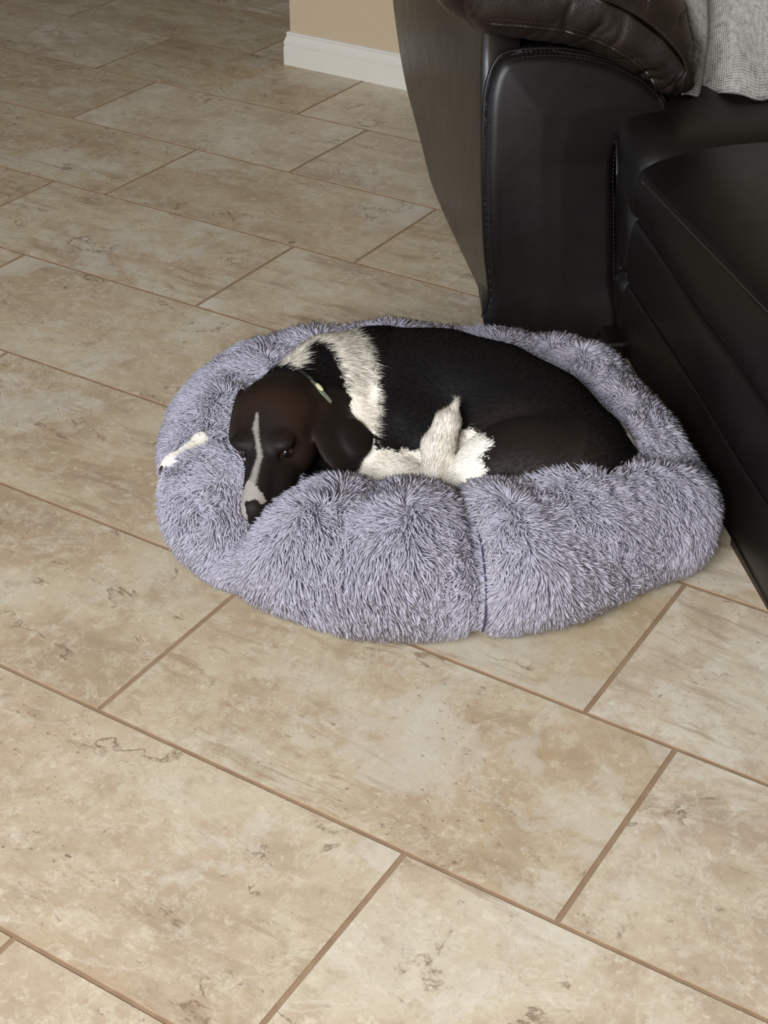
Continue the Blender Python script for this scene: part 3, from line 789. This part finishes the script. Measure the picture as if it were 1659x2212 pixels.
# ================================================================== DOG
DO = np.array([0.05, 1.80, 0.05])
dog = empty('dog', tuple(DO), 'black and white dog curled up in the plush bed, chin on its rim', 'dog')
def at(x, y, z):      # a point measured on the photograph at a known height above the floor
    d = Fv + (x - 829.5) / FPX * Rv - (y - 1106) / FPX * Uv
    return np.array([0, 0, CAM_H]) + d * ((z - CAM_H) / d[2])
prims = []   # (kind, data, k, region)
def ell(c, r, ax=None, k=0.02, tag='body', cut=False):
    A = np.eye(3) if ax is None else np.array(ax, float)   # rows: local axes
    A = A / np.linalg.norm(A, axis=1)[:, None]
    prims.append(('e', np.array(c, float), np.array(r, float), A, k, tag, cut))
def cone(a, b, ra, rb, k=0.015, tag='body'):
    prims.append(('c', np.array(a, float), np.array(b, float), ra, rb, k, tag, False))
def chain(pts, rs, k=0.012, tag='body'):
    for i in range(len(pts) - 1): cone(pts[i], pts[i + 1], rs[i], rs[i + 1], k, tag)
def frame(f, up):
    f = np.array(f, float); f /= np.linalg.norm(f); s = np.cross(f, up); s /= np.linalg.norm(s); u = np.cross(s, f); return f, s, u

# trunk: spine curls from the shoulders round to the rump
chain([(-0.045, 1.935, 0.120), (0.012, 1.938, 0.125), (0.080, 1.930, 0.127), (0.150, 1.895, 0.125), (0.205, 1.843, 0.118), (0.252, 1.778, 0.108)], [0.072, 0.082, 0.083, 0.083, 0.084, 0.082], 0.03)
ell((0.02, 1.875, 0.105), (0.090, 0.085, 0.075), None, 0.03)          # rib cage swelling to the front
ell((0.259, 1.735, 0.105), (0.082, 0.075, 0.078), None, 0.03)         # rump
ell((0.10, 1.84, 0.09), (0.12, 0.08, 0.06), None, 0.03)
# thigh lying over the belly
ell((0.205, 1.735, 0.125), (0.108, 0.066, 0.066), None, 0.010, 'thigh')
ell((0.135, 1.722, 0.110), (0.050, 0.046, 0.052), None, 0.014, 'thigh')
cone((0.110, 1.712, 0.105), (0.085, 1.690, 0.085), 0.036, 0.024, 0.012, 'thigh')
# chest and forelegs
ell((-0.01, 1.80, 0.085), (0.062, 0.065, 0.045), None, 0.02)
chain([(-0.018, 1.765, 0.085), (0.02, 1.752, 0.085), (0.072, 1.745, 0.08)], [0.030, 0.031, 0.026], 0.012, 'foreleg')
# neck
chain([(-0.030, 1.940, 0.140), (-0.075, 1.905, 0.150), (-0.120, 1.855, 0.150)], [0.070, 0.064, 0.058], 0.025, 'neck')
ell((-0.055, 1.84, 0.11), (0.06, 0.07, 0.05), None, 0.03, 'neck')
# tail, tip up against the flank
chain([(0.075, 1.700, 0.100), (0.070, 1.728, 0.118), (0.072, 1.758, 0.140), (0.083, 1.778, 0.165), (0.0955, 1.795, 0.188)], [0.017, 0.021, 0.022, 0.017, 0.003], 0.004, 'tail')
# reaching foreleg that pokes out over the rim
PW = at(382, 996, 0.112)
chain([(-0.150, 1.825, 0.072), at(505, 925, 0.092), at(435, 955, 0.110), PW], [0.016, 0.013, 0.0110, 0.0105], 0.010, 'paw')
ell(PW + np.array([-0.004, -0.004, 0]), (0.013, 0.013, 0.0105), None, 0.008, 'paw')
TOES = [(PW + np.array([-0.010 + q * 0.0065, -0.010 + q * 0.0012, -0.001])) for q in (-1, 0, 1, 2)]
for T_ in TOES: cone(T_ + np.array([0.003, 0.009, 0.001]), T_, 0.0050, 0.0044, 0.002, 'paw')
# head
HE = at(569, 951, 0.163)
hf, hs, hu = frame((-0.17, -0.95, -0.30), (-0.12, 0, 1)); hs = hs if hs[0] > 0 else -hs; hu = np.cross(hf, hs); hu = hu if hu[2] > 0 else -hu
def H(f, s, u): return HE + hf * f + hs * s + hu * u
HA = (hf, hs, hu)
ell(H(-0.060, 0, -0.022), (0.068, 0.059, 0.050), HA, 0.015, 'head')      # skull
ell(H(-0.022, 0, -0.006), (0.040, 0.047, 0.020), HA, 0.012, 'head')      # forehead
ell(H(-0.035, 0.034, -0.040), (0.050, 0.026, 0.034), HA, 0.015, 'head')  # cheeks
ell(H(-0.035, -0.034, -0.040), (0.050, 0.026, 0.034), HA, 0.015, 'head')
cone(H(-0.005, 0, -0.030), H(0.084, 0, -0.040), 0.036, 0.0205, 0.014, 'head')   # muzzle
cone(H(0.0, 0, -0.010), H(0.088, 0, -0.031), 0.017, 0.0130, 0.010, 'head')      # nose bridge
cone(H(0.02, 0.012, -0.043), H(0.079, 0.010, -0.046), 0.025, 0.0160, 0.006, 'head')   # lips
cone(H(0.02, -0.012, -0.043), H(0.079, -0.010, -0.046), 0.025, 0.0160, 0.006, 'head')
for sg in (-1, 1): ell(H(0.022, sg * 0.021, -0.046), (0.042, 0.020, 0.026), HA, 0.010, 'head')
cone(H(-0.03, 0, -0.066), H(0.070, 0, -0.060), 0.024, 0.011, 0.006, 'head')     # lower jaw
ell(H(0.003, 0.026, 0.002), (0.016, 0.017, 0.010), HA, 0.008, 'head')    # brows
ell(H(0.003, -0.026, 0.002), (0.016, 0.017, 0.010), HA, 0.008, 'head')
EYES = [H(0.0115, 0.0300, -0.0125), H(0.0150, -0.0262, -0.0115)]
for e in EYES: ell(e + hf * 0.004 + hu * 0.001, (0.0100, 0.0092, 0.0048), HA, 0.003, 'head', True)
# ears (dog's left hangs in view, right one folded behind the head)
def ear(c, r, ax, k=0.006): ell(c, r, ax, k, 'ear')
e1, e2, e3 = frame((0.22, -0.85, -0.55), (0.50, -0.45, 0.80))
EC = at(728, 942, 0.150)
ear(EC, (0.058, 0.037, 0.0085), (e1, e2, e3))
ear(at(705, 868, 0.172), (0.030, 0.026, 0.011), (e1, e2, e3), 0.012)
ear(at(770, 945, 0.148), (0.028, 0.021, 0.007), (e1, e2, e3), 0.012)
f1, f2, f3 = frame((-0.10, -0.75, -0.65), (-1, 0.2, 0.2))
ear(at(513, 905, 0.150), (0.044, 0.022, 0.008), (f1, f2, f3), 0.008)

lo = np.array([-0.32, 1.60, 0.03]); hi = np.array([0.35, 2.05, 0.24]); VX = 0.0021
dims = np.ceil((hi - lo) / VX).astype(int)
gx, gy, gz = [lo[i] + np.arange(dims[i]) * VX for i in range(3)]
D = np.full(dims, 1.0, dtype=np.float32)
def prim_d(pr, P):
    if pr[0] == 'e':
        q = (P - pr[1]) @ pr[3].T; k0 = np.linalg.norm(q / pr[2], axis=-1); k1 = np.linalg.norm(q / pr[2] ** 2, axis=-1)
        return k0 * (k0 - 1) / np.maximum(k1, 1e-6)
    a, b = pr[1], pr[2]; ab = b - a; h = np.clip(((P - a) @ ab) / (ab @ ab), 0, 1)
    return np.linalg.norm(P - a - h[..., None] * ab, axis=-1) - (pr[3] + (pr[4] - pr[3]) * h)
for pr in prims:
    if pr[0] == 'e': cmin, cmax = pr[1] - max(pr[2]) , pr[1] + max(pr[2]); k, cut = pr[4], pr[6]
    else: cmin, cmax = np.minimum(pr[1], pr[2]) - max(pr[3], pr[4]), np.maximum(pr[1], pr[2]) + max(pr[3], pr[4]); k, cut = pr[5], pr[7]
    pad = k + 0.02
    i0 = np.clip(((cmin - pad - lo) / VX).astype(int), 0, dims); i1 = np.clip(((cmax + pad - lo) / VX).astype(int) + 1, 0, dims)
    X, Y, Z = np.meshgrid(gx[i0[0]:i1[0]], gy[i0[1]:i1[1]], gz[i0[2]:i1[2]], indexing='ij')
    d = prim_d(pr, np.stack([X, Y, Z], -1))
    sl = D[i0[0]:i1[0], i0[1]:i1[1], i0[2]:i1[2]]
    if cut:
        h = np.clip(0.5 - 0.5 * (sl + d) / k, 0, 1); sl[:] = sl * (1 - h) + (-d) * h + k * h * (1 - h)
    else:
        h = np.clip(0.5 + 0.5 * (sl - d) / k, 0, 1); sl[:] = sl * (1 - h) + d * h - k * h * (1 - h)

def surface_nets(D):
    nx, ny, nz = D.shape; ins = D < 0
    c = np.zeros((nx - 1, ny - 1, nz - 1), dtype=np.int32)
    corners = [(a, b, e) for a in (0, 1) for b in (0, 1) for e in (0, 1)]
    for a, b, e in corners: c += ins[a:nx - 1 + a, b:ny - 1 + b, e:nz - 1 + e]
    act = (c > 0) & (c < 8); idx = -np.ones(act.shape, dtype=np.int64); cells = np.argwhere(act); idx[act] = np.arange(len(cells))
    acc = np.zeros((len(cells), 3)); cnt = np.zeros(len(cells))
    for a, b, e in corners:
        for ax in range(3):
            st = (a, b, e)
            if st[ax]: continue
            en = list(st); en[ax] = 1
            v0 = D[cells[:, 0] + a, cells[:, 1] + b, cells[:, 2] + e]; v1 = D[cells[:, 0] + en[0], cells[:, 1] + en[1], cells[:, 2] + en[2]]
            cr = (v0 < 0) != (v1 < 0); t = np.where(cr, v0 / np.where(cr, v0 - v1, 1), 0)
            pt = np.array(st)[None] + np.zeros((len(cells), 3)); pt[:, ax] += t
            acc[cr] += pt[cr]; cnt[cr] += 1
    V = cells + acc / cnt[:, None]
    F = []
    for ax in range(3):
        u, v = (ax + 1) % 3, (ax + 2) % 3
        sl0 = [slice(1, s - 1) for s in D.shape]; sl0[ax] = slice(0, D.shape[ax] - 1); sl1 = list(sl0); sl1[ax] = slice(1, D.shape[ax])
        a_, b_ = ins[tuple(sl0)], ins[tuple(sl1)]; cr = np.argwhere(a_ != b_); off = np.array([1, 1, 1]); off[ax] = 0
        base = cr + off; dirn = a_[a_ != b_]
        du = np.zeros(3, int); du[u] = 1; dv = np.zeros(3, int); dv[v] = 1
        g = lambda q: idx[q[:, 0], q[:, 1], q[:, 2]]
        quad = np.stack([g(base - du - dv), g(base - dv), g(base), g(base - du)], 1)
        quad[~dirn] = quad[~dirn][:, ::-1]; F.append(quad)
    return V, np.concatenate(F)
DV, DF = surface_nets(D); DV = lo + DV * VX
DF = DF[(DF >= 0).all(1)]
# gentle smoothing
from_e = np.concatenate([DF[:, [0, 1]], DF[:, [1, 2]], DF[:, [2, 3]], DF[:, [3, 0]]])
deg = np.bincount(from_e.ravel(), minlength=len(DV)).astype(float)
for it in range(3):
    acc = np.zeros_like(DV)
    for c_ in range(3):
        acc[:, c_] = np.bincount(from_e[:, 0], DV[from_e[:, 1], c_], len(DV)) + np.bincount(from_e[:, 1], DV[from_e[:, 0], c_], len(DV))
    DV = DV * 0.5 + 0.5 * acc / np.maximum(deg, 1)[:, None]
fn = np.cross(DV[DF[:, 2]] - DV[DF[:, 0]], DV[DF[:, 3]] - DV[DF[:, 1]]); DN = np.zeros_like(DV)
for q in range(4):
    for c_ in range(3): DN[:, c_] += np.bincount(DF[:, q], fn[:, c_], len(DV))
DN /= np.linalg.norm(DN, axis=1)[:, None] + 1e-12

# ---- coat pattern
BAND = [(-0.1428, 1.212), (-0.1338, 1.24), (-0.1031, 1.2518), (-0.0753, 1.2637), (-0.0468, 1.2713), (-0.0308, 1.2559), (-0.0172, 1.235), (-0.0039, 1.2024), (0.0027, 1.1641), (0.0008, 1.1367), (-0.005, 1.1103), (-0.0028, 1.088), (0.0242, 1.0565), (-0.014, 1.0564), (-0.0221, 1.0766), (-0.0268, 1.106), (-0.0356, 1.1322), (-0.0383, 1.1548), (-0.0458, 1.1877), (-0.0576, 1.2172), (-0.076, 1.2375), (-0.0925, 1.2413), (-0.1011, 1.2247), (-0.1024, 1.1998), (-0.1375, 1.2022)]
BELLY = [(-0.0298, 1.1125), (-0.0109, 1.1125), (-0.0036, 1.0948), (0.0034, 1.0898), (0.0266, 1.0869), (0.0591, 1.0894), (0.0726, 1.08), (0.0702, 1.0283), (-0.0317, 1.0283)]
KNEE = [(0.127, 1.1224), (0.1354, 1.1101), (0.1487, 1.1012), (0.1543, 1.0924), (0.1421, 1.0825), (0.1386, 1.0704), (0.1443, 1.0584), (0.1234, 1.0284), (0.0768, 1.0283), (0.0917, 1.0899), (0.1072, 1.1113)]
STREAK = [(0.3167, 1.1497), (0.327, 1.1417), (0.3389, 1.1206), (0.3416, 1.0976), (0.3326, 1.1039), (0.3246, 1.1205)]
THIGH = [(0.1227, 1.1282), (0.1581, 1.1463), (0.1903, 1.151), (0.2097, 1.1336), (0.2398, 1.1127), (0.2959, 1.0975), (0.3046, 1.0632), (0.2491, 1.0352), (0.1833, 1.0444), (0.1456, 1.049), (0.1416, 1.0776), (0.1527, 1.0949), (0.1314, 1.1178)]
MUZZLE = [(-0.1651, 1.0475), (-0.1569, 1.0406), (-0.1469, 1.0297), (-0.1408, 1.0181), (-0.146, 1.0143), (-0.1544, 1.021), (-0.1692, 1.0181), (-0.1649, 0.9937), (-0.1722, 0.9993), (-0.1765, 1.0162), (-0.1727, 1.0297), (-0.1686, 1.0415)]
BROWHEAD = [(-0.1839, 1.1546), (-0.1491, 1.1733), (-0.0965, 1.164), (-0.0643, 1.1411), (-0.0938, 1.1277), (-0.0763, 1.0766), (-0.0884, 1.0564), (-0.1066, 1.0684), (-0.1052, 1.0974), (-0.1354, 1.141), (-0.1658, 1.141), (-0.1814, 1.108), (-0.1962, 1.1276)]
BLAZE = [(-0.1565, 1.1338, 0.0008), (-0.1579, 1.115, 0.0028), (-0.1546, 1.0978, 0.0016), (-0.1513, 1.0769, 0.0024), (-0.1561, 1.0586, 0.0028), (-0.1596, 1.0438, 0.004)]

def inpoly(P, poly):
    poly = np.array(poly)[:, :2]; x, y = P[:, 0], P[:, 1]; c = np.zeros(len(P), bool); j = len(poly) - 1
    for i in range(len(poly)):
        xi, yi = poly[i]; xj, yj = poly[j]
        c ^= ((yi > y) != (yj > y)) & (x < (xj - xi) * (y - yi) / (yj - yi + 1e-12) + xi); j = i
    return c
BLACK = np.array([0.0050, 0.0042, 0.0036]); BROWN = np.array([0.026, 0.0125, 0.0072]); WHITE = np.array([0.92, 0.87, 0.77]); MUZ = np.array([0.42, 0.38, 0.34]); DKB = np.array([0.010, 0.0065, 0.0048])
TAGS = ['body', 'thigh', 'foreleg', 'neck', 'tail', 'paw', 'head', 'ear']
def region(P):
    best = np.full(len(P), 1e9); tg = np.zeros(len(P), int)
    for pr in prims:
        cut = pr[6] if pr[0] == 'e' else pr[7]
        if cut: continue
        d = prim_d(pr, P); t_ = TAGS.index(pr[5] if pr[0] == 'e' else pr[6]); m_ = d < best; best[m_] = d[m_]; tg[m_] = t_
    return tg
def soft(o, poly, sg, r, n=14):
    return sum(inpoly(o + sg * r.normal(size=o.shape), poly) for _ in range(n)) / n
def coat(P, seed=0, jit=0.004):
    r = np.random.default_rng(seed); tg = region(P)
    o = np.column_stack([P @ Rv, P @ Uv]); o = o + jit * 0.5 * np.column_stack([noise3(P * 160, 51), noise3(P * 160, 52)]) + jit * 0.35 * r.normal(size=o.shape)
    C_ = np.repeat(BLACK[None], len(P), 0)
    ft = (soft(o, THIGH, 0.010, r) * (tg != 4))[:, None]; C_ = C_ * (1 - ft) + DKB * 1.5 * ft
    C_[(tg == 6) | (tg == 7)] = DKB
    hb = (soft(o, BROWHEAD, 0.009, r) * ((tg == 6) | (tg == 7)))[:, None]; C_ = C_ * (1 - hb) + BROWN * hb
    wh = np.isin(tg, (0, 2, 3)) & (inpoly(o, BAND) | inpoly(o, BELLY))
    wh |= (tg == 2) | (tg == 4) | (tg == 5)
    wh |= np.isin(tg, (0, 1)) & (inpoly(o, KNEE) | inpoly(o, STREAK))
    C_[wh] = WHITE
    hz = tg == 6; o2 = np.column_stack([P @ Rv, P @ Uv]) + 0.0005 * r.normal(size=o.shape)
    B_ = np.array(BLAZE); 
    for i in range(len(B_) - 1):
        a, b = B_[i, :2], B_[i + 1, :2]; ab = b - a; t = np.clip(((o2 - a) @ ab) / (ab @ ab), 0, 1)
        d = np.linalg.norm(o2 - a - t[:, None] * ab, axis=1); w_ = B_[i, 2] + (B_[i + 1, 2] - B_[i, 2]) * t
        f_ = np.clip(1.5 - d / (w_ + 0.0008), 0, 1) * hz; C_ = C_ * (1 - f_[:, None]) + f_[:, None] * (MUZ * 0.62)
    mz = hz & inpoly(o2, MUZZLE); C_[mz] = MUZ * 0.8
    return C_
vc = coat(DV)
# ---- short fur
NF = 190000
fa = np.linalg.norm(fn, axis=1); pf = fa / fa.sum(); pick = rng.choice(len(DF), NF, p=pf)
wq = rng.random((NF, 2)); A4 = DV[DF[pick]]; N4 = DN[DF[pick]]
bi = np.stack([(1 - wq[:, 0]) * (1 - wq[:, 1]), wq[:, 0] * (1 - wq[:, 1]), wq[:, 0] * wq[:, 1], (1 - wq[:, 0]) * wq[:, 1]], 1)[..., None]
HP = (A4 * bi).sum(1); HN = (N4 * bi).sum(1); HN /= np.linalg.norm(HN, axis=1)[:, None]
ht = region(HP)
# lie of the coat: along the body from head to tail, down the face towards the crown, down the ears
flow = np.tile(np.array([1.0, -0.25, -0.35]), (NF, 1))
hm = np.isin(ht, (6,)); flow[hm] = -hf + hu * 0.1
flow[ht == 7] = e1; flow[ht == 4] = np.array([0.25, 0.65, 0.70]); flow[ht == 5] = np.array([-0.6, -0.5, 0]); flow[ht == 1] = np.array([-0.8, 0.0, -0.5]); flow[ht == 3] = np.array([0.8, 0.1, -0.5])
flow += 0.25 * rng.normal(size=flow.shape); flow -= HN * np.sum(flow * HN, 1)[:, None]; flow /= np.linalg.norm(flow, axis=1)[:, None] + 1e-6
ln = np.array([0.008, 0.007, 0.009, 0.012, 0.010, 0.006, 0.0035, 0.004])[ht] * (0.7 + 0.6 * rng.random(NF))
hc = coat(HP, 5, 0.006)
wht = hc[:, 0] > 0.3; ln[wht & np.isin(ht, (0, 3))] *= 1.3
eyed = np.min([np.linalg.norm(HP - (e + hf * 0.004), axis=1) for e in EYES], 0); okf = eyed > 0.0105
nd = HN * 0.32 + flow; nd /= np.linalg.norm(nd, axis=1)[:, None]
HVs, HFs = strands((HP - HN * 0.0008)[okf], nd[okf], flow[okf], ln[okf], np.full(okf.sum(), 0.00023), np.full(okf.sum(), 0.5), 2, 1.5)
hcr = np.repeat((hc[okf] * (0.85 + 0.3 * rng.random(okf.sum()))[:, None]), 7, axis=0)
V, F = join_arrays([(DV, [DF]), (HVs, HFs)])
me = mesh_arrays('body', V - DO, F, True, None, np.concatenate([vc, hcr])); link_mesh('body', me, M_coat, dog)

# ---- eyes
def uvsphere(c, r, ax, nu=28, nv=20):
    V = []; 
    for i in range(nv + 1):
        th = math.pi * i / nv
        for j in range(nu):
            a = 2 * math.pi * j / nu; d = ax[0] * math.cos(th) * r[0] + ax[1] * math.sin(th) * math.cos(a) * r[1] + ax[2] * math.sin(th) * math.sin(a) * r[2]
            V.append(c + d)
    return np.array(V), [grid_faces(nv + 1, nu, False, True)]
def eye_material():
    t = NT('dog_eye'); a = t.new('ShaderNodeAttribute', attribute_name='coat'); t.link(a.outputs['Color'], t.b.inputs['Base Color']); t.set(Roughness=0.06)
    t.b.inputs['Coat Weight'].default_value = 1.0; t.b.inputs['Coat Roughness'].default_value = 0.02; return t.m
M_eye = eye_material()
gaze = np.array([0, 0, CAM_H]) - HE; gaze /= np.linalg.norm(gaze)
gaze = gaze * 0.55 + hf * 0.5 + np.array([0.12, 0, 0]); gaze /= np.linalg.norm(gaze)
g1_, g2_, g3_ = frame(gaze, (0, 0, 1))
for e, er_, eo_ in zip(EYES, (0.0096, 0.0088), (0.0038, 0.0046)):
    V, F = uvsphere(e - hf * eo_, (er_, er_, er_), (g1_, g2_, g3_))
    d = (V - (e - hf * eo_)) @ g1_ / er_; c_ = np.repeat(np.array([[0.07, 0.055, 0.055]]), len(V), 0)
    c_[d > 0.56] = (0.022, 0.010, 0.006); c_[d > 0.88] = (0.003, 0.003, 0.003)
    me = mesh_arrays('eye', V - DO, F, True, None, c_); link_mesh('eye', me, M_eye, dog)
# ---- nose
NC = H(0.0935, 0, -0.0355)
V, F = uvsphere(NC, (0.0105, 0.0145, 0.0115), HA, 36, 26)
q = (V - NC) @ np.array(HA).T
for sg in (-1, 1):   # nostrils
    d = np.linalg.norm(q - np.array([0.0090, sg * 0.0062, -0.0015]), axis=1); V = V - hf * (0.006 * np.exp(-(d / 0.0030) ** 2))[:, None]
V = V - hf * (0.0015 * np.exp(-(q[:, 1] / 0.0012) ** 2) * (q[:, 0] > 0.004))[:, None]
me = mesh_arrays('nose', V - DO, F); link_mesh('nose', me, M_nose, dog)
# ---- claws of the reaching paw
for q in (-1, 0, 1, 2):
    b = TOES[q + 1] + np.array([-0.001, -0.003, -0.001])
    tv, tf = tube_arrays(np.array([b + [0, 0.002, 0.001], b + [-0.002, -0.003, 0.0005], b + [-0.003, -0.007, -0.003], b + [-0.003, -0.009, -0.007]]), [0.0026, 0.0023, 0.0015, 0.0003], 8)
    me = mesh_arrays('claw', tv - DO, tf); link_mesh('claw', me, M_claw, dog)
# ---- collar round the neck, behind the ears
bt = BVHTree.FromPolygons([Vector(v) for v in DV], DF.tolist())
c0 = np.array([-0.122, 1.842, 0.148]); ax_ = np.array([0.62, 0.74, -0.10]); ax_ /= np.linalg.norm(ax_)
c1_, c2_, c3_ = frame(ax_, (0, 0, 1)); ring = []
for a in np.linspace(0, 2 * np.pi, 72, endpoint=False):
    d = c2_ * math.cos(a) + c3_ * math.sin(a); h = bt.ray_cast(Vector(c0 + d * 0.11), Vector(-d))
    r_ = np.linalg.norm(np.array(h[0]) - c0) if h[0] is not None else 0.06
    ring.append(min(r_, 0.082))
ring = np.array(ring); ring = np.clip(ring, 0.04, 0.08)
for _ in range(8): ring = ring * .5 + .25 * (np.roll(ring, 1) + np.roll(ring, -1))
an = np.linspace(0, 2 * np.pi, 72, endpoint=False)
cp = c0 + (c2_ * np.cos(an)[:, None] + c3_ * np.sin(an)[:, None]) * (ring - 0.0014)[:, None]
prof_c = [(-0.0028, -0.001), (-0.0028, 0.0016), (0.0028, 0.0016), (0.0028, -0.001)]
CV = np.array([[cp[i] + ax_ * u + (cp[i] - c0) / np.linalg.norm(cp[i] - c0) * v for u, v in prof_c] for i in range(72)]).reshape(-1, 3)
slq = int(np.argmin(np.linalg.norm(cp - at(694, 834, 0.195), axis=1)))
collar_me = mesh_arrays('collar', CV - DO, [grid_faces(72, 4, True, True)], smooth=False); collar = link_mesh('collar', collar_me, M_collar, dog)

tq = cp[(slq + 1) % 72] - cp[slq - 1]; tq /= np.linalg.norm(tq); oq = cp[slq] - c0; oq /= np.linalg.norm(oq)
V, F = uvsphere(cp[slq] + oq * 0.0035, (0.0075, 0.0036, 0.0022), (tq, ax_, oq))
link_mesh('collar_slider', mesh_arrays('collar_slider', V - DO, F), M_tag, collar)
